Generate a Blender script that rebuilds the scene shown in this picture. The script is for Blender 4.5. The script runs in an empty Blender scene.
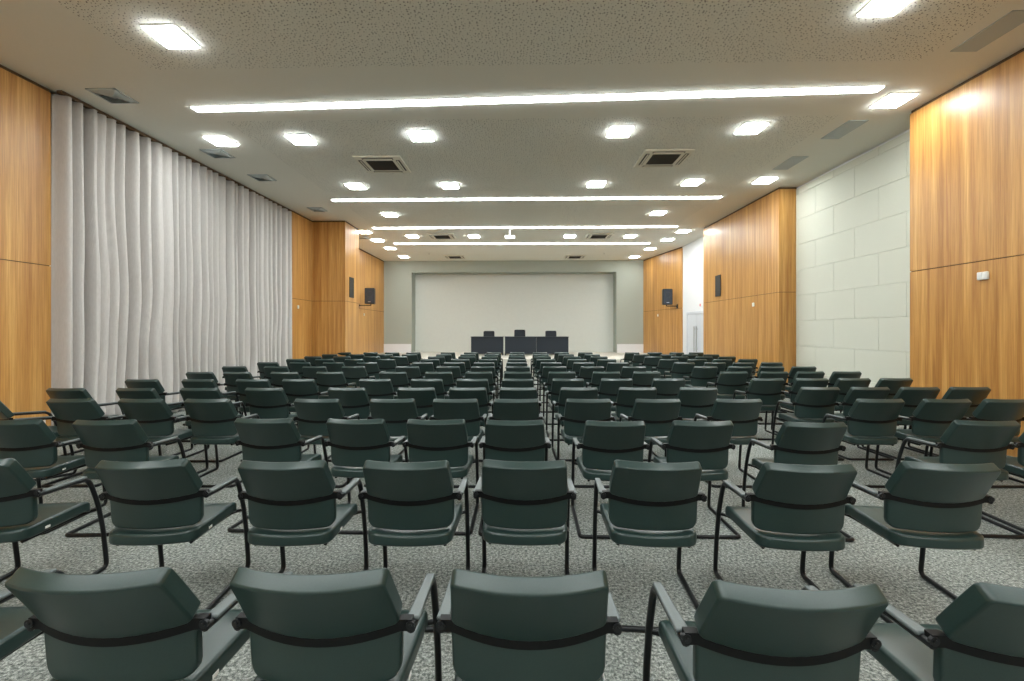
import bpy, bmesh, math, random
from math import sin, cos, pi, radians as R
from mathutils import Vector, Matrix, noise

random.seed(7)
S = bpy.context.scene
COL = S.collection
CEIL = 4.89            # ceiling height
STAGE = 0.47           # stage height

# ------------------------------------------------------------------ materials
def mat(name, color, rough=0.5, metal=0.0, spec=0.5):
    m = bpy.data.materials.new(name); m.use_nodes = True
    b = m.node_tree.nodes['Principled BSDF']
    b.inputs['Base Color'].default_value = (*color, 1)
    b.inputs['Roughness'].default_value = rough
    b.inputs['Metallic'].default_value = metal
    b.inputs['Specular IOR Level'].default_value = spec
    return m

def nodes(m):
    nt = m.node_tree
    return nt, nt.nodes, nt.links, nt.nodes['Principled BSDF']

def tex_noise(m, scale, detail=4, rough=0.6, stretch=(1, 1, 1), loc=(0, 0, 0)):
    nt, N, L, b = nodes(m)
    tc = N.new('ShaderNodeTexCoord'); mp = N.new('ShaderNodeMapping')
    mp.inputs['Scale'].default_value = stretch
    mp.inputs['Location'].default_value = loc
    no = N.new('ShaderNodeTexNoise')
    no.inputs['Scale'].default_value = scale; no.inputs['Detail'].default_value = detail
    no.inputs['Roughness'].default_value = rough
    L.new(tc.outputs['Object'], mp.inputs['Vector']); L.new(mp.outputs['Vector'], no.inputs['Vector'])
    return no

def ramp(m, fac, stops):
    nt, N, L, b = nodes(m)
    r = N.new('ShaderNodeValToRGB'); el = r.color_ramp.elements
    while len(el) < len(stops): el.new(0.5)
    for e, (p, c) in zip(el, stops): e.position = p; e.color = (*c, 1)
    L.new(fac, r.inputs['Fac'])
    return r

def bump(m, height, strength=0.2, dist=0.002):
    nt, N, L, b = nodes(m)
    bu = N.new('ShaderNodeBump'); bu.inputs['Strength'].default_value = strength
    bu.inputs['Distance'].default_value = dist
    L.new(height, bu.inputs['Height']); L.new(bu.outputs['Normal'], b.inputs['Normal'])

def mix(m, a, b_, fac, mode='MULTIPLY'):
    nt, N, L, b = nodes(m)
    x = N.new('ShaderNodeMix'); x.data_type = 'RGBA'; x.blend_type = mode
    if isinstance(fac, float): x.inputs[0].default_value = fac
    else: L.new(fac, x.inputs[0])
    L.new(a, x.inputs[6]); L.new(b_, x.inputs[7])
    return x.outputs[2]

def noisy(name, c1, c2, scale, rough=0.5, bstr=0.15, bdist=0.001, stretch=(1, 1, 1), detail=4, spec=0.5):
    m = mat(name, c1, rough, 0, spec)
    no = tex_noise(m, scale, detail, 0.6, stretch)
    r = ramp(m, no.outputs['Fac'], [(0.3, c1), (0.7, c2)])
    m.node_tree.links.new(r.outputs['Color'], nodes(m)[3].inputs['Base Color'])
    if bstr: bump(m, no.outputs['Fac'], bstr, bdist)
    return m

def wood_mat(name, dark, mid, light, rough=0.36, shift=0.0):
    m = mat(name, mid, rough)
    n1 = tex_noise(m, 1.0, 5, 0.62, (11, 11, 0.35), (shift, shift, 0))
    n2 = tex_noise(m, 1.0, 4, 0.7, (95, 95, 1.6), (shift, shift, 0))
    n3 = tex_noise(m, 1.0, 3, 0.5, (2.4, 2.4, 0.16), (shift, shift, 0))
    r1 = ramp(m, n1.outputs['Fac'], [(0.34, dark), (0.5, mid), (0.66, light)])
    r2 = ramp(m, n2.outputs['Fac'], [(0.36, (0.70, 0.64, 0.57)), (0.58, (1, 1, 1))])
    r3 = ramp(m, n3.outputs['Fac'], [(0.35, (0.82, 0.78, 0.72)), (0.65, (1.0, 1.0, 1.0))])
    c = mix(m, r1.outputs['Color'], r2.outputs['Color'], 0.75)
    c = mix(m, c, r3.outputs['Color'], 0.8)
    m.node_tree.links.new(c, nodes(m)[3].inputs['Base Color'])
    bump(m, n2.outputs['Fac'], 0.08, 0.001)
    return m

def emit(name, color, strength):
    m = bpy.data.materials.new(name); m.use_nodes = True
    nt = m.node_tree; nt.nodes.clear()
    e = nt.nodes.new('ShaderNodeEmission'); o = nt.nodes.new('ShaderNodeOutputMaterial')
    e.inputs['Color'].default_value = (*color, 1); e.inputs['Strength'].default_value = strength
    nt.links.new(e.outputs[0], o.inputs[0])
    return m

def perforated(name, base, hole):
    m = mat(name, base, 0.85)
    nt, N, L, b = nodes(m)
    tc = N.new('ShaderNodeTexCoord')
    vo = N.new('ShaderNodeTexVoronoi'); vo.feature = 'F1'; vo.voronoi_dimensions = '2D'
    vo.inputs['Scale'].default_value = 25.0; vo.inputs['Randomness'].default_value = 0.85
    L.new(tc.outputs['Object'], vo.inputs['Vector'])
    sep = N.new('ShaderNodeSeparateColor'); L.new(vo.outputs['Color'], sep.inputs[0])
    mr = N.new('ShaderNodeMapRange'); mr.inputs['To Min'].default_value = 0.06; mr.inputs['To Max'].default_value = 0.21
    L.new(sep.outputs[0], mr.inputs['Value'])
    lt = N.new('ShaderNodeMath'); lt.operation = 'LESS_THAN'
    L.new(vo.outputs['Distance'], lt.inputs[0]); L.new(mr.outputs[0], lt.inputs[1])
    mx = N.new('ShaderNodeMix'); mx.data_type = 'RGBA'
    mx.inputs[6].default_value = (*base, 1); mx.inputs[7].default_value = (*hole, 1)
    L.new(lt.outputs[0], mx.inputs[0]); L.new(mx.outputs[2], b.inputs['Base Color'])
    return m

def carpet_mat():
    m = mat('grey_loop_carpet', (0.2, 0.21, 0.19), 0.95, 0, 0.15)
    n1 = tex_noise(m, 55, 5, 0.85)
    n2 = tex_noise(m, 3.0, 4, 0.6)
    n3 = tex_noise(m, 1.0, 2, 0.6, (60, 9, 1))
    r1 = ramp(m, n1.outputs['Fac'], [(0.38, (0.06, 0.07, 0.066)), (0.5, (0.255, 0.275, 0.255)), (0.61, (0.60, 0.62, 0.58))])
    r2 = ramp(m, n2.outputs['Fac'], [(0.3, (0.82, 0.84, 0.84)), (0.7, (1, 1, 1))])
    r3 = ramp(m, n3.outputs['Fac'], [(0.35, (0.86, 0.86, 0.86)), (0.65, (1, 1, 1))])
    c = mix(m, r1.outputs['Color'], r2.outputs['Color'], 1.0)
    c = mix(m, c, r3.outputs['Color'], 1.0)
    m.node_tree.links.new(c, nodes(m)[3].inputs['Base Color'])
    bump(m, n1.outputs['Fac'], 0.5, 0.006)
    return m

M = {}
M['leather'] = noisy('dark_green_leather', (0.014, 0.032, 0.029), (0.018, 0.039, 0.035), 220, 0.31, 0.10, 0.0005, spec=0.5)
M['black_metal'] = mat('black_powder_coat', (0.006, 0.007, 0.008), 0.34, 0, 0.35)
M['band'] = mat('black_back_band', (0.003, 0.0035, 0.004), 0.5, 0, 0.2)
M['arm'] = noisy('dark_grey_arm_pad', (0.085, 0.105, 0.105), (0.10, 0.12, 0.12), 160, 0.45, 0.1)
M['bolt'] = mat('dark_steel', (0.02, 0.022, 0.024), 0.35, 0.6)
M['tag'] = mat('white_label', (0.75, 0.75, 0.72), 0.6)
M['carpet'] = carpet_mat()
M['wood'] = wood_mat('oak_veneer', (0.44, 0.20, 0.050), (0.58, 0.30, 0.082), (0.71, 0.41, 0.135))
M['wood_dark'] = mat('dark_joint', (0.09, 0.05, 0.02), 0.8)
M['plaster'] = noisy('ceiling_plaster', (0.82, 0.82, 0.75), (0.84, 0.84, 0.77), 40, 0.9, 0.04, 0.001, spec=0.2)
M['perf'] = perforated('perforated_acoustic_plaster', (0.83, 0.835, 0.765), (0.10, 0.10, 0.09))
M['white_wall'] = noisy('white_paint', (0.74, 0.75, 0.77), (0.77, 0.78, 0.80), 60, 0.7, 0.03, spec=0.3)
M['sage'] = noisy('sage_grey_paint', (0.37, 0.405, 0.36), (0.39, 0.425, 0.38), 30, 0.8, 0.03, spec=0.25)
M['screen'] = noisy('matte_screen', (0.62, 0.645, 0.61), (0.64, 0.665, 0.63), 8, 0.9, 0.0, spec=0.2)
M['acoustic'] = noisy('pale_fabric_panel', (0.60, 0.615, 0.53), (0.64, 0.655, 0.57), 260, 0.9, 0.15, 0.001, spec=0.2)
M['acoustic_joint'] = mat('panel_joint', (0.48, 0.50, 0.42), 0.9)
M['curtain'] = noisy('woven_curtain', (0.52, 0.50, 0.48), (0.58, 0.56, 0.54), 70, 0.9, 0.1, 0.001, (1, 1, 0.15), spec=0.2)
M['white_plastic'] = mat('white_plastic', (0.82, 0.82, 0.79), 0.45)
M['cream_plastic'] = mat('cream_plastic', (0.78, 0.76, 0.66), 0.5)
M['grey_grille'] = mat('grey_grille', (0.50, 0.56, 0.57), 0.5)
M['dark_grille'] = mat('dark_grille', (0.035, 0.034, 0.03), 0.6)
M['black_plastic'] = mat('black_plastic', (0.015, 0.016, 0.018), 0.5)
M['speaker_cloth'] = noisy('speaker_mesh', (0.018, 0.022, 0.03), (0.035, 0.045, 0.06), 400, 0.6, 0.3)
M['navy'] = noisy('dark_slate_laminate', (0.010, 0.015, 0.022), (0.014, 0.020, 0.028), 60, 0.5, 0.03, spec=0.3)
M['stage'] = noisy('pale_stage_floor', (0.55, 0.53, 0.47), (0.6, 0.58, 0.52), 25, 0.6, 0.03)
M['steel'] = mat('brushed_steel', (0.45, 0.46, 0.47), 0.3, 0.9)
M['red'] = mat('red_plastic', (0.65, 0.08, 0.12), 0.4)
M['panel_light'] = emit('led_panel', (0.955, 1.0, 0.99), 59.0)
M['strip_light'] = emit('led_strip', (0.955, 1.0, 0.99), 32.0)
M['chrome'] = mat('polished_chrome', (0.7, 0.7, 0.7), 0.12, 1.0)

# ------------------------------------------------------------------ mesh helpers
def obj(name, bm, m, parent=None, smooth=None, loc=(0, 0, 0), rz=0.0):
    me = bpy.data.meshes.new(name)
    bmesh.ops.recalc_face_normals(bm, faces=bm.faces[:])
    bm.to_mesh(me); bm.free()
    for x in (m if isinstance(m, (list, tuple)) else [m]): me.materials.append(x)
    if smooth is not None:
        for p in me.polygons: p.use_smooth = True
        if smooth < 180: me.set_sharp_from_angle(angle=R(smooth))
    o = bpy.data.objects.new(name, me); COL.objects.link(o)
    o.location = loc; o.rotation_euler = (0, 0, rz)
    if parent: o.parent = parent
    if smooth is not None and smooth >= 40 and name in ('seat', 'backrest', 'lumbar_pad', 'armrest', 'back_band', 'body', 'cabinet', 'panel'):
        wn = o.modifiers.new('weighted', 'WEIGHTED_NORMAL'); wn.keep_sharp = True; wn.weight = 60
    return o

def thing(name, label, cat, loc=(0, 0, 0), rz=0.0, group=None):
    o = bpy.data.objects.new(name, None); COL.objects.link(o)
    o.empty_display_size = 0.1
    o.location = loc; o.rotation_euler = (0, 0, rz)
    return tag(o, label, cat, group)

def tag(o, label, cat, group=None):
    o['label'] = label; o['category'] = cat
    if group: o['group'] = group
    return o

def struct(name, bm, m, smooth=None, loc=(0, 0, 0)):
    o = obj(name, bm, m, None, smooth, loc); o['kind'] = 'structure'
    return o

def box(bm, x0, x1, y0, y1, z0, z1, bev=0.0, seg=2):
    r = bmesh.ops.create_cube(bm, size=1.0)
    vs = r['verts']
    for v in vs:
        v.co = Vector(((x0 + x1) / 2 + v.co.x * (x1 - x0), (y0 + y1) / 2 + v.co.y * (y1 - y0), (z0 + z1) / 2 + v.co.z * (z1 - z0)))
    if bev:
        es = list({e for v in vs for e in v.link_edges})
        bmesh.ops.bevel(bm, geom=es, offset=bev, segments=seg, profile=0.5, affect='EDGES')
    return bm

def newbox(*a, **k): return box(bmesh.new(), *a, **k)

def tube(bm, pts, r, seg=10, closed=False, cap=True):
    pts = [Vector(p) for p in pts]; n = len(pts); rings = []
    up = None
    for i, p in enumerate(pts):
        if closed: t = (pts[(i + 1) % n] - pts[i - 1]).normalized()
        else: t = (pts[min(i + 1, n - 1)] - pts[max(i - 1, 0)]).normalized()
        if up is None:
            up = Vector((0, 0, 1)) if abs(t.z) < 0.9 else Vector((1, 0, 0))
        a = (up - t * up.dot(t)).normalized(); b = t.cross(a); up = a
        rr = r[i] if isinstance(r, (list, tuple)) else r
        rings.append([bm.verts.new(p + a * rr * cos(2 * pi * k / seg) + b * rr * sin(2 * pi * k / seg)) for k in range(seg)])
    m = n if closed else n - 1
    for i in range(m):
        A, B = rings[i], rings[(i + 1) % n]
        for k in range(seg):
            bm.faces.new((A[k], A[(k + 1) % seg], B[(k + 1) % seg], B[k]))
    if cap and not closed:
        bm.faces.new(rings[0][::-1]); bm.faces.new(rings[-1])
    return bm

def rounded(pts, rad=0.05, seg=5):
    """round the corners of a polyline"""
    pts = [Vector(p) for p in pts]; out = [pts[0]]
    for i in range(1, len(pts) - 1):
        p, a, b = pts[i], pts[i - 1] - pts[i], pts[i + 1] - pts[i]
        ra = min(rad, a.length * 0.49, b.length * 0.49)
        s, e = p + a.normalized() * ra, p + b.normalized() * ra
        for k in range(seg + 1):
            t = k / seg
            out.append(s * (1 - t) ** 2 + p * 2 * t * (1 - t) + e * t ** 2)
    out.append(pts[-1])
    return out

def cyl(bm, p0, p1, r, seg=12): return tube(bm, [p0, p1], r, seg)

def prism(bm, poly, z0, z1):
    a = [bm.verts.new((x, y, z0)) for x, y in poly]; b = [bm.verts.new((x, y, z1)) for x, y in poly]
    n = len(poly)
    bm.faces.new(a[::-1]); bm.faces.new(b)
    for i in range(n): bm.faces.new((a[i], a[(i + 1) % n], b[(i + 1) % n], b[i]))
    return bm

def pad(w, h, t, f, corner=0.03, edge=0.012, nx=8, nh=4, corners_top=True, corners_bottom=True):
    """a cushion: slab w (x) by h (v) by t (n) with round corners and edges, bent by f(x, n, v)"""
    bm = bmesh.new(); box(bm, -w / 2, w / 2, -t / 2, t / 2, 0, h)
    ce = [e for e in bm.edges if abs(e.verts[0].co.y - e.verts[1].co.y) > t * 0.5 and
          ((corners_top and e.verts[0].co.z > h / 2) or (corners_bottom and e.verts[0].co.z < h / 2))]
    if ce: bmesh.ops.bevel(bm, geom=ce, offset=corner, segments=4, profile=0.5, affect='EDGES')
    rim = [e for e in bm.edges if abs(e.verts[0].co.y - e.verts[1].co.y) < 1e-6]
    bmesh.ops.bevel(bm, geom=rim, offset=edge, segments=3, profile=0.5, affect='EDGES')
    for i in range(1, nx):
        bmesh.ops.bisect_plane(bm, geom=bm.verts[:] + bm.edges[:] + bm.faces[:], plane_co=(-w / 2 + w * i / nx, 0, 0), plane_no=(1, 0, 0))
    for i in range(1, nh):
        bmesh.ops.bisect_plane(bm, geom=bm.verts[:] + bm.edges[:] + bm.faces[:], plane_co=(0, 0, h * i / nh), plane_no=(0, 0, 1))
    for v in bm.verts: v.co = Vector(f(v.co.x, v.co.y, v.co.z))
    return bm

# ------------------------------------------------------------------ the auditorium chair
BOW = 0.048
def bow(x): return BOW * (1 - min(1, abs(x) / 0.23) ** 2)
def dip(x): return 0.020 * (1 - min(1, abs(x) / 0.23) ** 2)

def f_up(x, n, v):                    # upper back pad, leaning back strongly
    k = v / 0.215
    lean = R(32.5)
    y = -0.168 - bow(x) - v * sin(lean) - 0.006 * k * k
    z = 0.670 + v * cos(lean) - dip(x) * (1 - k)
    return (x * (1 - 0.06 * k), y + n * cos(lean), z + n * sin(lean))
def f_low(x, n, v):                   # lower back pad, nearly upright
    k = v / 0.168
    y = -0.158 - bow(x) - 0.010 * k
    return (x * (0.985 + 0.015 * k), y + n, 0.478 + v - dip(x) * k)
def f_seat(x, n, v):                  # v runs from the rear to the front
    y = -0.225 + v - 0.035 * (1 - (x / 0.24) ** 2) * max(0, 1 - v / 0.22)
    k = v / 0.455
    z = 0.437 + n + 0.012 * k - 0.035 * max(0, (k - 0.8) / 0.2) ** 2 - 0.004 * (1 - (x / 0.24) ** 2) * (1 if n > 0 else 0)
    return (x * (0.955 + 0.06 * min(1, k * 1.6)), y, z)

AX = 0.262                             # half distance between the side tubes
def chair_parts(t, detail):
    obj('seat', pad(0.47, 0.455, 0.066, f_seat, 0.05, 0.016, 8, 6), M['leather'], t, 60)
    obj('backrest', pad(0.462, 0.215, 0.056, f_up, 0.020, 0.008, 10, 4), M['leather'], t, 60)
    obj('lumbar_pad', pad(0.466, 0.168, 0.036, f_low, 0.045, 0.010, 10, 4, False, True), M['leather'], t, 60)
    # curved black band between the pads, taller to include the upper pad's shade
    bm = bmesh.new(); prof = []
    n = 16
    for i in range(n + 1):
        x = -AX - 0.004 + (2 * AX + 0.008) * i / n
        y = -0.186 - bow(x); z = 0.652 - dip(x)
        prof.append((x, y, z))
    rings = []
    for (x, y, z) in prof:
        rings.append([bm.verts.new((x, y + a, z + b)) for a, b in ((-0.007, -0.018), (0.022, -0.018), (0.022, 0.016), (-0.007, 0.016))])
    for A, B in zip(rings, rings[1:]):
        for k in range(4): bm.faces.new((A[k], A[(k + 1) % 4], B[(k + 1) % 4], B[k]))
    bm.faces.new(rings[0]); bm.faces.new(rings[-1][::-1])
    bd = obj('back_band', bm, M['band'], t, 40)
    for s in (-1, 1):
        if detail:
            b = cyl(bmesh.new(), (s * AX, -0.197, 0.652), (s * AX, -0.186, 0.652), 0.0135, 14)
            cyl(b, (s * AX, -0.200, 0.652), (s * AX, -0.196, 0.652), 0.006, 8)
            obj('bolt', b, M['bolt'], bd, 40)
        # arm rail, front leg and floor runner of one bent tube
        pts = [(s * AX, -0.190, 0.640), (s * AX, -0.02, 0.632), (s * AX, 0.135, 0.625)]
        leg = [(s * AX, 0.172, 0.570), (s * AX, 0.222, 0.44), (s * AX, 0.262, 0.27), (s * AX, 0.285, 0.09)]
        path = rounded(pts[:2] + [Vector(pts[2])] + leg, 0.045, 4)
        path = path[:-1] + rounded([leg[-1], (s * AX, 0.293, 0.0142), (s * AX, -0.14, 0.0142), (s * AX, -0.305, 0.0142), (s * (AX - 0.07), -0.305, 0.0142)], 0.065, 5)
        obj('leg', tube(bmesh.new(), path, 0.0138, 10), M['black_metal'], t, 60)
        # arm pad
        ap = bmesh.new(); box(ap, -0.021, 0.021, -0.158, 0.125, 0.643, 0.657, 0.0066, 3)
        for v in ap.verts:
            k = (v.co.y + 0.158) / 0.283
            v.co.x = s * (AX - 0.001) + v.co.x * (1.0 - 0.25 * k); v.co.z -= 0.012 * k
        obj('armrest', ap, M['arm'], t, 50)
    obj('floor_bar', cyl(bmesh.new(), (-AX + 0.06, -0.305, 0.0142), (AX - 0.06, -0.305, 0.0142), 0.0138, 10), M['black_metal'], t, 60)
    sf = bmesh.new()
    for s in (-1, 1):
        tube(sf, rounded([(s * AX, 0.229, 0.405), (s * 0.20, 0.225, 0.392), (s * 0.19, 0.10, 0.392), (s * 0.185, -0.19, 0.392)], 0.03, 3), 0.010, 8)
    cyl(sf, (-0.2, 0.20, 0.392), (0.2, 0.20, 0.392), 0.010, 8); cyl(sf, (-0.185, -0.15, 0.392), (0.185, -0.15, 0.392), 0.010, 8)
    obj('seat_frame', sf, M['black_metal'], t, 50)
    if detail:
        tg = newbox(0.2375, 0.2395, -0.115, -0.085, 0.428, 0.440)
        obj('care_tag', tg, M['tag'], [c for c in t.children if c.name.startswith('seat') and 'frame' not in c.name][0])
    return t

ORD = ['first', 'second', 'third', 'fourth', 'fifth', 'sixth', 'seventh', 'eighth', 'ninth', 'tenth', 'eleventh', 'twelfth', 'thirteenth', 'fourteenth', 'fifteenth']

# top of the backrest: X of every chair, Y of the row (left end, right end)
ROWS = {
 1: ([1.285, 1.285, 1.296, 1.298, 1.248, 1.252], 0, [-1.98, -1.212, -0.594, 0.02, 0.729, 1.425]),
 2: ([2.36, 2.375, 2.38, 2.39, 2.415, 2.41, 2.385, 2.42], 0, [-2.87, -1.956, -1.231, -0.594, 0.012, 0.692, 1.445, 2.168]),
 3: ([3.43, 3.44, 3.53, 3.52, 3.515, 3.50, 3.48, 3.50, 3.47, 3.555, 3.57], 0, [-3.84, -3.12, -1.97, -1.26, -0.64, -0.06, 0.69, 1.34, 2.14, 3.45, 4.06]),
 4: (4.50, 4.68, [-4.42, -3.73, -3.08, -2.01, -1.27, -0.64, -0.07, 0.65, 1.33, 2.12, 3.50, 4.15, 4.74]),
 5: (5.34, 5.67, [-5.30, -4.50, -3.76, -3.01, -2.05, -1.24, -0.63, -0.05, 0.67, 1.36, 2.08, 3.52, 4.14, 4.71, 5.28]),
 6: (6.32, 6.70, [-5.21, -4.45, -3.71, -3.08, -2.03, -1.32, -0.69, -0.06, 0.64, 1.32, 2.05, 3.44, 4.09, 4.66, 5.22]),
 7: (7.46, 7.77, [-5.20, -4.60, -3.84, -3.11, -2.09, -1.35, -0.70, -0.07, 0.65, 1.37, 2.03, 3.45, 4.12, 4.72, 5.28]),
 8: (8.66, 8.85, [-5.38, -4.60, -3.88, -3.15, -2.14, -1.38, -0.73, -0.07, 0.61, 1.31, 2.09, 3.42, 4.08, 4.66, 5.23]),
 9: (9.80, 9.98, [-5.37, -4.69, -3.98, -3.27, -2.10, -1.43, -0.80, -0.11, 0.61, 1.30, 2.02, 3.41, 4.06, 4.66, 5.25]),
 10: (10.92, 11.10, [-5.32, -4.64, -3.94, -3.20, -2.16, -1.45, -0.80, -0.12, 0.56, 1.29, 1.99, 3.44, 4.10, 4.70, 5.28]),
 11: (12.06, 12.22, [-5.42, -4.67, -3.89, -3.19, -2.22, -1.43, -0.83, -0.13, 0.53, 1.29, 1.99, 3.39, 4.07, 4.70, 5.28]),
 12: (13.12, 13.28, [-5.42, -4.66, -3.86, -3.17, -2.20, -1.52, -0.84, -0.14, 0.53, 1.24, 1.97, 3.36, 4.10, 4.72, 5.30]),
 13: (14.28, 14.46, [-5.46, -4.64, -3.98, -3.33, -2.27, -1.56, -0.87, -0.15, 0.55, 1.22, 1.94, 3.37, 4.06, 4.73, 5.32]),
}
YAW = {(2, 0): 6, (2, 1): 6, (2, 2): 2, (2, 3): 1, (2, 4): -1, (2, 5): -3, (2, 6): -3, (1, 0): 4, (1, 1): 1, (1, 2): 0, (1, 3): 0, (3, 0): 6, (3, 1): 4, (3, 9): -3, (3, 10): -5, (2, 7): -5}

def block(k, n, i):
    """seat phrase: which block of the row and which seat in it"""
    a = {15: 4, 13: 3, 11: 2}[n]
    b = a + 7
    if i < a: return 'block by the curtain', i, a
    if i < b: return 'middle block', i - a, 7
    return 'block by the wooden wall', i - b, n - b

proto = thing('cantilever_chair', 'x', 'chair'); chair_parts(proto, True)
plain = thing('cantilever_chair', 'x', 'chair'); chair_parts(plain, False)

def copy_tree(o, parent=None):
    c = o.copy(); COL.objects.link(c)
    if parent: c.parent = parent
    for ch in list(o.children): copy_tree(ch, c)
    return c

used = {proto: False, plain: False}
def place(x, y, yaw, label, group, detail):
    src = proto if detail else plain
    if used[src]: o = copy_tree(src)
    else: o = src; used[src] = True
    a = R(yaw)                           # (x, y) is the top of the backrest
    o.location = (x - 0.290 * sin(a), y + 0.290 * cos(a), 0); o.rotation_euler = (0, 0, a)
    tag(o, label, 'chair', group)
    return o

NEAR = {
 1: ['dark green armchair cut off by the bottom left corner, only seat and arm showing',
     'dark green armchair leftmost with its whole back showing in the nearest row',
     'dark green armchair, second whole backrest from the left in the nearest row',
     'dark green armchair seen squarely from behind in the middle of the nearest row',
     'dark green armchair second from the right in the nearest row, left arm fully visible',
     'dark green armchair cut off by the bottom right corner in the nearest row'],
 2: ['dark green armchair cut off by the left edge in the second row, angled legs showing',
     'dark green armchair second from the left in the second row, turned slightly aside',
     'dark green armchair third from the left in the second row from the camera',
     'dark green armchair fourth from the left in the second row from the camera',
     'dark green armchair seen squarely from behind in the second row, fifth from the left',
     'dark green armchair third from the right in the second row from the camera',
     'dark green armchair second from the right in the second row from the camera',
     'dark green armchair at the right end of the second row, its whole seat side visible'],
}
for k, (ya, yb, xs) in ROWS.items():
    xs = list(xs)
    for _ in range(40):                       # neighbours keep a hand's width apart
        for i in range(len(xs) - 1):
            g = 0.595 - (xs[i + 1] - xs[i])
            if g > 0: xs[i] -= g / 2; xs[i + 1] += g / 2
    x0, x1 = xs[0], xs[-1]
    rng = random.Random(k * 13)
    for i, x in enumerate(xs):
        y = ya[i] if isinstance(ya, list) else ya + (yb - ya) * (x - x0) / (x1 - x0)
        yaw = YAW.get((k, i), rng.uniform(-1.6, 1.6))
        if k <= 2: lab = NEAR[k][i]
        else:
            bl, j, n = block(k, len(xs), i)
            if n == 7: pos = ['leftmost', 'second from the left', 'third from the left', 'middle', 'third from the right', 'second from the right', 'rightmost'][j]
            else: pos = 'seat %s' % ['one', 'two', 'three', 'four'][j]
            if n == 7: lab = 'dark green armchair, %s row from camera, %s in middle block' % (ORD[k - 1], pos)
            else: lab = 'dark green armchair, %s row from camera, %s from left in %s' % (ORD[k - 1], ['first', 'second', 'third', 'fourth'][j], 'curtain side block' if i < 5 else 'right block')
        place(x, y, yaw, lab, 'dark green armchairs in rows', k <= 3)
# the one chair by the left wood panel that is turned to face across the room
place(-5.31, 4.60, -38, 'dark green armchair turned sideways beside the wood panel left of the curtain', 'dark green armchairs in rows', False)

# ------------------------------------------------------------------ room shell
XL, XR, YB, YF = -6.70, 6.45, 22.6, -10.0      # left wall, right wall, back wall, wall behind the camera
struct('floor', newbox(XL - 0.2, XR + 0.2, YF - 0.2, YB + 1.2, -0.12, 0), M['carpet'])

# ceiling with perforated fields between plain bands
bm = bmesh.new()
zones = [(-3.2, 0.4), (1.9, 5.95), (7.45, 11.3), (12.65, 14.75), (15.9, 17.5)]
xsx = [XL - 0.2, -4.75, 4.95, XR + 0.2]
ysy = [YF - 0.2] + [v for z in zones for v in z] + [YB + 1.2]
grid = [[bm.verts.new((x, y, CEIL)) for x in xsx] for y in ysy]
for j in range(len(ysy) - 1):
    for i in range(3):
        f = bm.faces.new((grid[j][i], grid[j][i + 1], grid[j + 1][i + 1], grid[j + 1][i]))
        f.material_index = 1 if (i == 1 and j % 2 == 1) else 0
res = bmesh.ops.extrude_face_region(bm, geom=bm.faces[:])
for v in [g for g in res['geom'] if isinstance(g, bmesh.types.BMVert)]: v.co.z += 0.15
struct('ceiling', bm, [M['plaster'], M['perf']])

struct('wall_left', newbox(XL - 0.2, XL, YF, YB + 1.2, 0, CEIL), M['plaster'])
struct('wall_right', newbox(XR, XR + 0.2, YF, YB + 1.2, 0, CEIL), M['white_wall'])
struct('wall_front', newbox(XL, XR, YF - 0.2, YF, 0, CEIL), M['white_wall'])
# back wall with the recessed screen opening
NX0, NX1, NZ, ND = -5.32, 4.52, 4.34, 0.75
bm = bmesh.new()
box(bm, XL, NX0, YB, YB + ND, 0, CEIL); box(bm, NX1, XR, YB, YB + ND, 0, CEIL)
box(bm, NX0, NX1, YB, YB + ND, NZ, CEIL)
struct('wall_back', bm, M['sage'])
struct('trim_1', newbox(XL, XR, YB + ND, YB + ND + 0.15, 0, CEIL), M['screen'])
struct('baseboard_left', newbox(XL + 0.001, NX0 - 0.03, YB - 0.02, YB - 0.001, STAGE, 0.88), M['white_wall'])
struct('baseboard_right', newbox(NX1 + 0.03, 5.80, YB - 0.02, YB - 0.001, STAGE, 0.88), M['white_wall'])
bm = newbox(XL + 0.001, 5.79, 17.4, YB + ND - 0.001, 0.001, STAGE)
struct('stage', bm, M['stage'])

SEAM = 2.43
def cladding(n, poly):
    """oak panelling over a floor plan polygon: lower and upper panel with a dark joint between"""
    bm = bmesh.new()
    prism(bm, poly, 0.0, SEAM - 0.006); prism(bm, poly, SEAM + 0.006, CEIL - 0.045)
    cx = sum(p[0] for p in poly) / len(poly); cy = sum(p[1] for p in poly) / len(poly)
    inner = [(p[0] + (0.012 if p[0] < cx else -0.012), p[1] + (0.012 if p[1] < cy else -0.012)) for p in poly]
    k = len(bm.faces)
    bm2 = bm
    prism(bm2, inner, SEAM - 0.006, SEAM + 0.006)
    prism(bm2, inner, CEIL - 0.045, CEIL - 0.001)
    bm2.faces.ensure_lookup_table()
    for f in bm2.faces[k:]: f.material_index = 1
    return struct('trim_%d' % n, bm2, [M['wood'], M['wood_dark']])

cladding(2, [(XL, YF + 0.01), (-6.57, YF + 0.01), (-6.57, 6.42), (XL, 6.42)])
cladding(3, [(XL, 12.98), (-6.41, 12.98), (-6.41, 14.25), (XL, 14.25)])
cladding(4, [(XL, 14.251), (-5.40, 14.251), (-5.40, 15.45), (XL, 15.45)])
cladding(5, [(XL, 15.451), (-6.60, 15.451), (-6.68, YB - 0.001), (XL, YB - 0.001)])
cladding(6, [(5.95, YF + 0.01), (XR, YF + 0.01), (XR, 7.34), (5.95, 7.34)])
cladding(7, [(6.02, 11.15), (XR, 11.15), (XR, 15.55), (5.95, 15.55)])
cladding(8, [(6.42, 19.0), (XR, 19.0), (XR, YB - 0.001), (5.80, YB - 0.001), (6.04, 20.95)])

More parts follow.
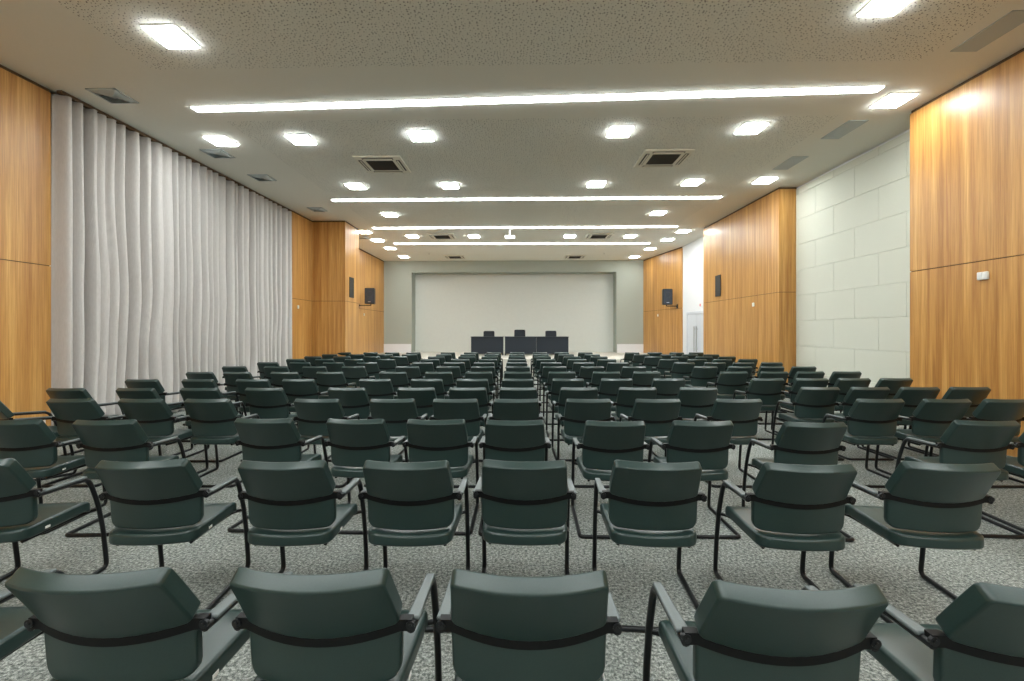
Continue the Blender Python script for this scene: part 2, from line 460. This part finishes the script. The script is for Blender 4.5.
# pale acoustic panels in the right recess
bm = bmesh.new()
PH, PL = 0.585, 1.22
y0, y1 = 7.36, 11.13
z = 0.0; r = 0
while z < CEIL - 0.08:
    zt = min(z + PH, CEIL - 0.06)
    y = y0 - (PL / 2 if r % 2 else 0.0)
    while y < y1:
        a, b = max(y, y0), min(y + PL, y1)
        if b - a > 0.02: box(bm, 6.405, 6.43, a + 0.002, b - 0.002, z + 0.002, zt - 0.002, 0.003, 1)
        y += PL
    z += PH; r += 1
k = len(bm.faces)
box(bm, 6.43, XR - 0.001, y0, y1, 0, CEIL - 0.06)
bm.faces.ensure_lookup_table()
for f in bm.faces[k:]: f.material_index = 1
struct('trim_9', bm, [M['acoustic'], M['acoustic_joint']])

# white double door in the right recess near the stage
DX = XR
bm = bmesh.new()
box(bm, DX - 0.05, DX - 0.001, 16.35, 16.45, 0, 2.22, 0.006); box(bm, DX - 0.05, DX - 0.001, 18.35, 18.45, 0, 2.22, 0.006)
box(bm, DX - 0.05, DX - 0.001, 16.35, 18.45, 2.13, 2.24, 0.006)
M['door'] = mat('door_paint', (0.62, 0.65, 0.70), 0.45)
d = struct('door_1', bm, M['door'])
for a, b in ((16.46, 17.395), (17.405, 18.34)):
    lf = obj('door_leaf', newbox(DX - 0.035, DX - 0.002, a, b, 0.006, 2.125, 0.004), M['door'], d)
    hy = b - 0.12 if a < 17 else a + 0.12
    hb = cyl(bmesh.new(), (DX - 0.09, hy, 0.75), (DX - 0.09, hy, 1.68), 0.016, 10)
    for hz in (0.85, 1.58): cyl(hb, (DX - 0.09, hy, hz), (DX - 0.03, hy, hz), 0.010, 8)
    obj('door_handle', hb, M['steel'], lf, 50)

# ------------------------------------------------------------------ curtain
def curtain():
    bm = bmesh.new()
    rng = random.Random(11)
    ya, yb = 6.43, 12.96
    knots = []; y = ya
    while y < yb + 0.3:                       # irregular pleats: alternating crests and valleys
        w = rng.uniform(0.06, 0.155)
        knots.append((y, rng.uniform(0.25, 1.0) if rng.random() < 0.7 else rng.uniform(1.0, 1.5))); y += w
    def prof(yy):
        for i in range(len(knots) - 1):
            if knots[i][0] <= yy <= knots[i + 1][0]:
                t = (yy - knots[i][0]) / (knots[i + 1][0] - knots[i][0])
                a = knots[i][1] * (1 if i % 2 else -1); b = knots[i + 1][1] * (1 if (i + 1) % 2 else -1)
                s = ((1 - cos(pi * t)) / 2) if i % 2 else ((1 - cos(pi * t)) / 2)
                v = a + (b - a) * s
                return 1 - 2 * max(0.0, (1 - v) / 2) ** 2.1      # broad crests, narrow valleys
        return 0
    NY, NZ_ = 900, 22
    zt = CEIL - 0.05
    rows = []
    for j in range(NZ_ + 1):
        z = 0.02 + (zt - 0.02) * j / NZ_
        k = j / NZ_
        row = []
        for i in range(NY + 1):
            yy = ya + (yb - ya) * i / NY
            sway = 0.20 * noise.noise((yy * 0.9, z * 0.5, 3.1)) * (1 - k) + 0.05 * noise.noise((yy * 2.2, z * 0.9, 9.0)) * (1 - k * 0.6)
            e = min(1.0, (yy - ya) / 0.6, (yb - yy) / 0.6)
            ys = min(max(yy + sway * e, ya), yb)
            amp = 0.115 - 0.025 * k
            x = -6.49 + amp * prof(ys) + 0.03 * e * noise.noise((yy * 1.3, z * 0.3, 5.0)) * (1 - 0.4 * k)
            row.append(bm.verts.new((x, yy, z)))
        rows.append(row)
    for A, B in zip(rows, rows[1:]):
        for i in range(NY): bm.faces.new((A[i], A[i + 1], B[i + 1], B[i]))
    o = obj('curtain', bm, M['curtain'], None, 180)
    sm = o.modifiers.new('thickness', 'SOLIDIFY'); sm.thickness = 0.004
    tag(o, 'pale grey floor to ceiling pleated curtain along the left wall', 'curtain')
    rl = newbox(-6.50, -6.43, ya, yb, CEIL - 0.05, CEIL - 0.002)
    obj('curtain_rail', rl, M['wood_dark'], o)
curtain()

# ------------------------------------------------------------------ ceiling lights
def panel_light(x, y, label, sx=0.365, sy=0.385):
    t = thing('ceiling_light', label, 'ceiling light', (x, y, CEIL), 0, 'square recessed ceiling lights')
    bm = bmesh.new(); w, h, b = sx / 2, sy / 2, 0.018
    box(bm, -w - b, w + b, -h - b, -h, -0.012, -0.001, 0.002, 1); box(bm, -w - b, w + b, h, h + b, -0.012, -0.001, 0.002, 1)
    box(bm, -w - b, -w, -h, h, -0.012, -0.001, 0.002, 1); box(bm, w, w + b, -h, h, -0.012, -0.001, 0.002, 1)
    obj('frame', bm, M['white_plastic'], t)
    obj('diffuser', newbox(-w, w, -h, h, -0.026, -0.0), M['panel_light'], t)
    return t
ROWNAME = {0: 'nearest row', 1: 'row beyond first strip', 2: 'row before second strip', 3: 'row between second and third strips', 4: 'row between third and fourth strips'}
PL_ = {
 0: [(-4.0, 5.28, 'left'), (3.75, 4.88, 'right')],
 1: [(-5.32, 8.2, 'by the curtain'), (-3.88, 8.17, 'second from curtain'), (-1.74, 8.06, 'left of centre'), (1.65, 7.96, 'right of centre'), (3.80, 7.88, 'second from wooden wall')],
 2: [(-3.86, 10.84, 'leftmost'), (-1.67, 10.82, 'left of centre'), (1.70, 10.80, 'right of centre'), (3.85, 10.72, 'second from right'), (5.42, 10.61, 'rightmost by pale panels')],
 3: [(-3.82, 13.5, 'left'), (3.88, 13.5, 'right')],
 4: [(-3.90, 16.64, 'leftmost'), (-1.71, 16.68, 'left of centre'), (1.70, 16.74, 'right of centre'), (3.84, 16.78, 'rightmost')],
}
for r, ls in PL_.items():
    for x, y, w in ls: panel_light(x, y, 'lit square ceiling light, %s in %s' % (w, ROWNAME[r]))
panel_light(5.41, 6.97, 'lit square ceiling light beside the near wooden wall, at the first strip end')
for i, y in enumerate((15.86, 17.34, 19.05, 21.2)):
    panel_light(-5.36, y, 'lit square ceiling light along the left far wall, %s from the camera' % ORD[i])
for i, (x, y) in enumerate(((5.45, 15.99), (5.38, 17.45), (5.26, 19.4), (5.10, 21.5))):
    panel_light(x, y, 'lit square ceiling light along the right far wall, %s from the camera' % ORD[i])
for x, w in ((-3.88, 'left'), (-1.7, 'left of centre'), (1.7, 'right of centre'), (3.82, 'right')):  # out of view, added to give the nearest chairs more light
    panel_light(x, 2.3, 'added unseen square ceiling light above the nearest chairs, %s' % w)
    panel_light(x, -0.6, 'added unseen square ceiling light behind the camera, %s' % w)
    panel_light(x, -3.4, 'added unseen square ceiling light far behind the camera, %s' % w)
    panel_light(x, -6.2, 'added unseen square ceiling light in the rearmost row, %s' % w)

def strip_light(xa, ya, xb, yb, label, w=0.15):
    L = math.hypot(xb - xa, yb - ya)
    t = thing('strip_light', label, 'strip light', ((xa + xb) / 2, (ya + yb) / 2, CEIL), math.atan2(yb - ya, xb - xa), 'long recessed light strips')
    bm = bmesh.new(); h = w / 2; b = 0.012
    box(bm, -L / 2 - b, L / 2 + b, -h - b, -h, -0.008, -0.001); box(bm, -L / 2 - b, L / 2 + b, h, h + b, -0.008, -0.001)
    box(bm, -L / 2 - b, -L / 2, -h, h, -0.008, -0.001); box(bm, L / 2, L / 2 + b, -h, h, -0.008, -0.001)
    obj('frame', bm, M['white_plastic'], t)
    obj('diffuser', newbox(-L / 2, L / 2, -h, h, -0.018, -0.0), M['strip_light'], t)
strip_light(-4.96, 7.02, 4.97, 6.63, 'nearest and widest lit strip running across the ceiling')
strip_light(-4.88, 12.0, 5.0, 11.94, 'second lit ceiling strip from the camera')
strip_light(-4.86, 15.28, 5.0, 15.27, 'third lit ceiling strip, just before the projector')
strip_light(-4.92, 18.06, 4.9, 18.18, 'farthest lit ceiling strip, close to the stage')
strip_light(-4.92, 1.2, 4.9, 1.1, 'added unseen lit ceiling strip above the nearest chairs')  # strips from here on are unseen, added to light the nearest chairs
strip_light(-4.92, -3.9, 4.9, -4.0, 'added unseen lit ceiling strip behind the camera')
strip_light(-4.92, -7.6, 4.9, -7.6, 'added unseen rearmost lit ceiling strip behind the camera')

# ------------------------------------------------------------------ ceiling vents and cassettes
def pyramid_vent(x, y, label, s=0.42):
    t = thing('ceiling_vent', label, 'vent', (x, y, CEIL), 0, 'square diffusers along the curtain')
    bm = bmesh.new(); w = s / 2
    box(bm, -w, w, -w, -w + 0.03, -0.014, -0.001); box(bm, -w, w, w - 0.03, w, -0.014, -0.001)
    box(bm, -w, -w + 0.03, -w, w, -0.014, -0.001); box(bm, w - 0.03, w, -w, w, -0.014, -0.001)
    obj('frame', bm, M['grey_grille'], t)
    bm = bmesh.new()
    for k in range(4):                            # concentric sloping vanes
        a = w - 0.035 - k * 0.042; b = a - 0.034
        o_ = [bm.verts.new((p * a, q * a, -0.004)) for p, q in ((-1, -1), (1, -1), (1, 1), (-1, 1))]
        i_ = [bm.verts.new((p * b, q * b, -0.034)) for p, q in ((-1, -1), (1, -1), (1, 1), (-1, 1))]
        for n in range(4): bm.faces.new((o_[n], o_[(n + 1) % 4], i_[(n + 1) % 4], i_[n]))
    obj('vanes', bm, M['grey_grille'], t)
    obj('backing', newbox(-w + 0.03, w - 0.03, -w + 0.03, w - 0.03, -0.003, -0.001), M['grey_grille'], t)
for i, (x, y) in enumerate(((-5.85, 6.6), (-5.77, 8.8), (-5.70, 10.2), (-5.66, 12.9))):
    pyramid_vent(x, y, 'square ceiling diffuser above the curtain, %s from the camera' % ORD[i])
pyramid_vent(-5.75, 16.8, 'square ceiling diffuser beyond the wooden pillar on the left')

def return_grille(x, y, label):
    t = thing('return_grille', label, 'vent', (x, y, CEIL), 0, 'grey rectangular return grilles')
    w, h = 0.155, 0.36
    bm = bmesh.new()
    box(bm, -w, w, -h, -h + 0.02, -0.012, -0.001); box(bm, -w, w, h - 0.02, h, -0.012, -0.001)
    box(bm, -w, -w + 0.02, -h, h, -0.012, -0.001); box(bm, w - 0.02, w, -h, h, -0.012, -0.001)
    obj('frame', bm, M['grey_grille'], t)
    bm = bmesh.new(); n = 17
    for k in range(n):
        xx = -w + 0.025 + (2 * w - 0.05) * k / (n - 1)
        box(bm, xx - 0.0070, xx + 0.0070, -h + 0.02, h - 0.02, -0.010, -0.004)
    obj('slats', bm, M['grey_grille'], t)
    obj('backing', newbox(-w + 0.02, w - 0.02, -h + 0.02, h - 0.02, -0.003, -0.001), M['dark_grille'], t)
for i, (x, y) in enumerate(((5.30, 5.40), (5.38, 7.98), (5.37, 9.54))):
    return_grille(x, y, 'grey rectangular ceiling grille along the right side, %s from the camera' % ORD[i])

def cassette(x, y, label):
    t = thing('ceiling_air_conditioner', label, 'air conditioner', (x, y, CEIL), 0, 'ceiling cassette air conditioners')
    s = 0.46
    bm = bmesh.new(); box(bm, -s, s, -s, s, -0.034, -0.001, 0.012, 2)
    obj('panel', bm, M['cream_plastic'], t, 40)
    bm = bmesh.new(); g = 0.265
    box(bm, -g, g, -g, g, -0.036, -0.0345)
    k0 = len(bm.faces)
    for k in range(13):
        yy = -g + 0.02 + (2 * g - 0.04) * k / 12
        box(bm, -g + 0.01, g - 0.01, yy - 0.006, yy + 0.006, -0.044, -0.036)
    obj('intake_grille', bm, M['dark_grille'], t)
    for q in range(4):
        bm = bmesh.new(); box(bm, -0.30, 0.30, 0.335, 0.405, -0.038, -0.0345)
        bmesh.ops.rotate(bm, verts=bm.verts[:], cent=(0, 0, 0), matrix=Matrix.Rotation(q * pi / 2, 3, 'Z'))
        sl = obj('air_slot', bm, M['dark_grille'], t)
        bm = bmesh.new(); box(bm, -0.28, 0.28, 0.35, 0.375, -0.046, -0.0385)
        bmesh.ops.rotate(bm, verts=bm.verts[:], cent=(0, 0, 0), matrix=Matrix.Rotation(q * pi / 2, 3, 'Z'))
        obj('flap', bm, M['cream_plastic'], sl)
cassette(-2.80, 9.42, 'cream ceiling cassette air conditioner nearest the camera on the left')
cassette(2.74, 9.20, 'cream ceiling cassette air conditioner nearest the camera on the right')
cassette(-2.84, 16.65, 'ceiling cassette left of the projector')
cassette(2.72, 16.72, 'ceiling cassette right of the projector')
cassette(-3.05, 21.3, 'farthest ceiling cassette on the left, just before the stage wall')
cassette(2.40, 21.4, 'farthest ceiling cassette on the right, just before the stage wall')

for x, y, w in ((-4.03, 20.3, 'left'), (3.55, 20.4, 'right')):
    t = thing('ceiling_sprinkler', 'small ceiling sprinkler above the stage on the %s' % w, 'sprinkler', (x, y, CEIL))
    obj('cover_plate', cyl(bmesh.new(), (0, 0, -0.012), (0, 0, 0.0), 0.055, 16), M['white_plastic'], t, 40)
    obj('head', cyl(bmesh.new(), (0, 0, -0.06), (0, 0, -0.012), 0.018, 10), M['chrome'], t, 40)

# projector on its pole
t = thing('projector', 'white projector hanging from a ceiling pole between light strips', 'projector', (-0.40, 15.6, CEIL))
obj('ceiling_plate', cyl(bmesh.new(), (0, 0, -0.02), (0, 0, -0.001), 0.09, 16), M['white_plastic'], t, 40)
obj('pole', cyl(bmesh.new(), (0, 0, -0.22), (0, 0, -0.02), 0.03, 12), M['white_plastic'], t, 40)
pb = obj('body', newbox(-0.17, 0.17, -0.14, 0.14, -0.35, -0.22, 0.025, 3), M['white_plastic'], t, 40)
obj('lens', cyl(bmesh.new(), (0.07, 0.14, -0.285), (0.07, 0.175, -0.285), 0.04, 16), M['black_plastic'], pb, 40)

# ------------------------------------------------------------------ wall fittings
def speaker(x, y, z, wx, label):
    """loudspeaker on an arm from the wall at wx"""
    s = 1 if wx > x else -1
    t = thing('loudspeaker', label, 'loudspeaker', (x, y, z), 0, 'wall loudspeakers beside the stage')
    bm = bmesh.new(); box(bm, -0.20, 0.20, -0.17, 0.17, -0.32, 0.32)
    for v in bm.verts:
        if v.co.y > 0: v.co.x *= 0.72
    bmesh.ops.bevel(bm, geom=bm.edges[:], offset=0.015, segments=2, affect='EDGES')
    obj('cabinet', bm, M['black_plastic'], t, 40)
    g = obj('grille', newbox(-0.175, 0.175, -0.186, -0.171, -0.29, 0.29, 0.006), M['speaker_cloth'], t)
    bm = bmesh.new()
    tube(bm, [(0.11 * cos(a * pi / 12), -0.188, 0.07 + 0.11 * sin(a * pi / 12)) for a in range(24)], 0.008, 6, True)
    obj('woofer_ring', bm, M['black_plastic'], g, 60)
    obj('badge', newbox(-0.05, 0.05, -0.190, -0.186, -0.25, -0.225), M['steel'], g)
    d = wx - x
    bm = tube(bmesh.new(), rounded([(0, 0.02, -0.325), (0, 0.02, -0.37), (d - s * 0.03, 0.02, -0.37), (d - s * 0.03, 0.02, -0.40)], 0.02, 3), 0.02, 10)
    box(bm, d - s * 0.015 - 0.015, d - s * 0.015 + 0.015, -0.05, 0.09, -0.47, -0.30)
    obj('wall_mount', bm, M['black_metal'], t, 50)
speaker(-6.12, 18.9, 2.92, -6.64, 'black loudspeaker on a bracket on the left wooden wall by the stage')
speaker(5.91, 19.35, 2.90, 6.36, 'black loudspeaker on a bracket on the right wooden wall by the stage')

def wall_speaker(x, y, s, label):
    t = thing('wall_grille', label, 'grille', (x, y, 2.89), 0, 'dark grilles set in wood')
    bm = bmesh.new()
    a, b = sorted((0.001 * s, 0.014 * s))
    box(bm, a, b, -0.19, -0.165, -0.32, 0.32); box(bm, a, b, 0.165, 0.19, -0.32, 0.32)
    box(bm, a, b, -0.165, 0.165, -0.32, -0.295); box(bm, a, b, -0.165, 0.165, 0.295, 0.32)
    obj('frame', bm, M['black_plastic'], t)
    bm = bmesh.new(); a, b = sorted((0.001 * s, 0.008 * s)); box(bm, a, b, -0.165, 0.165, -0.295, 0.295)
    c, d = sorted((0.008 * s, 0.011 * s))
    for k in range(14):
        zz = -0.28 + 0.56 * k / 13; box(bm, c, d, -0.16, 0.16, zz - 0.008, zz + 0.008)
    obj('mesh', bm, M['dark_grille'], t)
wall_speaker(-5.40, 14.77, 1, 'narrow dark grille set in the wooden pillar on the left')
wall_speaker(5.964, 14.42, -1, 'narrow dark grille set in the wooden wall on the right')

def switch_box(x, y, z, s, label, n=1, w=0.085):
    t = thing('wall_switch', label, 'wall switch', (x, y, z), 0, 'white wall switches')
    a, b = sorted((0.001 * s, 0.03 * s))
    wid = w if n == 1 else 0.075
    for k in range(n):
        c = (k - (n - 1) / 2) * 0.072
        bx = obj('housing', newbox(a, b, c - wid / 2 + 0.004, c + wid / 2 - 0.004, -0.05, 0.05, 0.006), M['white_plastic'], t)
        p, q = sorted((0.0305 * s, 0.036 * s))
        obj('button', newbox(p, q, c - 0.018, c + 0.018, -0.026, 0.026, 0.002), M['white_plastic'], bx)
switch_box(5.95, 6.18, 2.235, -1, 'white double wall switch on the near right wooden panel', 2)
switch_box(6.001, 12.3, 2.20, -1, 'small white wall switch on the middle right wooden panel')
switch_box(6.03, 20.95, 2.20, -1, 'small white wall switch under the right loudspeaker')
switch_box(-6.41, 13.3, 2.20, 1, 'small white wall switch on wood just past the curtain end')
switch_box(-6.643, 19.6, 2.20, 1, 'small white wall switch under the left loudspeaker')

t = thing('power_outlet', 'white power outlet low on the left wood panel beside the curtain', 'power outlet', (-6.57, 6.28, 0.26))
pl = obj('plate', newbox(0.001, 0.012, -0.055, 0.055, -0.04, 0.04, 0.003), M['white_plastic'], t)
bm = bmesh.new()
for c in (-0.022, 0.022): cyl(bm, (0.0121, c, 0), (0.0135, c, 0), 0.012, 12)
obj('socket', bm, M['black_plastic'], pl)

t = thing('safety_sign', 'small pinkish red safety sign above the white door', 'sign', (XR, 17.1, 2.46))
obj('plate', newbox(-0.02, -0.001, -0.09, 0.09, -0.07, 0.07, 0.004), M['white_plastic'], t)
bm = cyl(bmesh.new(), (-0.026, 0.0, -0.01), (-0.0201, 0.0, -0.01), 0.055, 14)
obj('emblem', bm, M['red'], t, 40)

# ------------------------------------------------------------------ stage furniture
def stage_table(x0, x1, y, label):
    w = (x1 - x0) / 2
    t = thing('conference_table', label, 'table', ((x0 + x1) / 2, y, STAGE), 0, 'dark tables on the stage')
    obj('tabletop', newbox(-w, w, -0.05, 0.65, 0.765, 0.80, 0.004), M['navy'], t)
    obj('front_panel', newbox(-w + 0.012, w - 0.012, 0.0, 0.022, 0.06, 0.764), M['navy'], t)
    for s in (-1, 1):
        xx = s * (w - 0.03)
        obj('leg', newbox(xx - 0.02, xx + 0.02, 0.024, 0.60, 0.0, 0.764, 0.003), M['navy'], t)
stage_table(-2.185, -0.80, 20.0, 'dark slate stage table standing apart on the left of three')
stage_table(-0.735, 0.6185, 20.0, 'dark slate stage table in the middle of three')
stage_table(0.619, 1.985, 20.0, 'dark slate stage table on the right of three')

def office_chair(x, y, label, top=1.05):
    t = thing('office_chair', label, 'chair', (x, y, STAGE), 0, 'dark chairs behind the stage tables')
    obj('seat', newbox(-0.25, 0.25, -0.24, 0.24, 0.43, 0.51, 0.03, 3), M['navy'], t, 40)
    def f(xx, n, v): return (xx, 0.30 + n + 0.06 * v - 0.06 * (xx / 0.25) ** 2, 0.56 + v)
    obj('backrest', pad(0.50, top - 0.56, 0.07, f, 0.06, 0.02, 6, 3), M['navy'], t, 60)
    obj('stem', cyl(bmesh.new(), (0, 0, 0.10), (0, 0, 0.43), 0.03, 12), M['bolt'], t, 40)
    bm = bmesh.new()
    tube(bm, rounded([(0, 0.10, 0.42), (0, 0.34, 0.42), (0, 0.36, 0.75)], 0.06, 4), 0.02, 8)
    obj('back_support', bm, M['bolt'], t, 50)
    bs = bmesh.new()
    for k in range(5):
        a = k * 2 * pi / 5 + 0.3
        tube(bs, [(0, 0, 0.10), (0.28 * cos(a), 0.28 * sin(a), 0.065)], [0.025, 0.016], 8)
    b = obj('base', bs, M['bolt'], t, 50)
    for k in range(5):
        a = k * 2 * pi / 5 + 0.3
        obj('castor', cyl(bmesh.new(), (0.28 * cos(a) - 0.015, 0.28 * sin(a), 0.027), (0.28 * cos(a) + 0.015, 0.28 * sin(a), 0.027), 0.027, 12), M['black_plastic'], b, 40)
    for s in (-1, 1):
        bm = tube(bmesh.new(), rounded([(s * 0.25, 0.10, 0.45), (s * 0.29, 0.10, 0.45), (s * 0.29, 0.08, 0.67), (s * 0.29, -0.15, 0.68)], 0.03, 3), 0.014, 8)
        obj('armrest', bm, M['black_plastic'], t, 50)
office_chair(-1.49, 20.95, 'dark office chair behind the left stage table', 1.04)
office_chair(-0.10, 20.95, 'taller dark office chair behind the middle stage table', 1.10)
office_chair(1.30, 20.95, 'dark office chair behind the right stage table', 1.05)

# ------------------------------------------------------------------ camera, world, view
cd = bpy.data.cameras.new('camera'); cam = bpy.data.objects.new('camera', cd); COL.objects.link(cam)
F = 470.0
cd.sensor_fit = 'HORIZONTAL'; cd.sensor_width = 36.0; cd.lens = 36.0 * F / 1024.0
cam.location = (0, 0, 1.53)
cam.rotation_euler = (R(90), 0, math.atan(10 / F))
cd.shift_y = -(340.5 - 330.5) / 1024.0
cd.clip_start = 0.05; cd.clip_end = 100
S.camera = cam

w = bpy.data.worlds.new('world'); S.world = w; w.use_nodes = True
w.node_tree.nodes['Background'].inputs[0].default_value = (0.5, 0.52, 0.55, 1)
w.node_tree.nodes['Background'].inputs[1].default_value = 0.3

S.view_settings.view_transform = 'Standard'; S.view_settings.look = 'None'
S.view_settings.gamma = 1.0; S.view_settings.use_curve_mapping = False
S.view_settings.exposure = 0.0
S.cycles.use_denoising = True
S.cycles.max_bounces = 8; S.cycles.diffuse_bounces = 6; S.cycles.glossy_bounces = 3
S.cycles.sample_clamp_indirect = 4.0
S.cycles.caustics_reflective = False; S.cycles.caustics_refractive = False
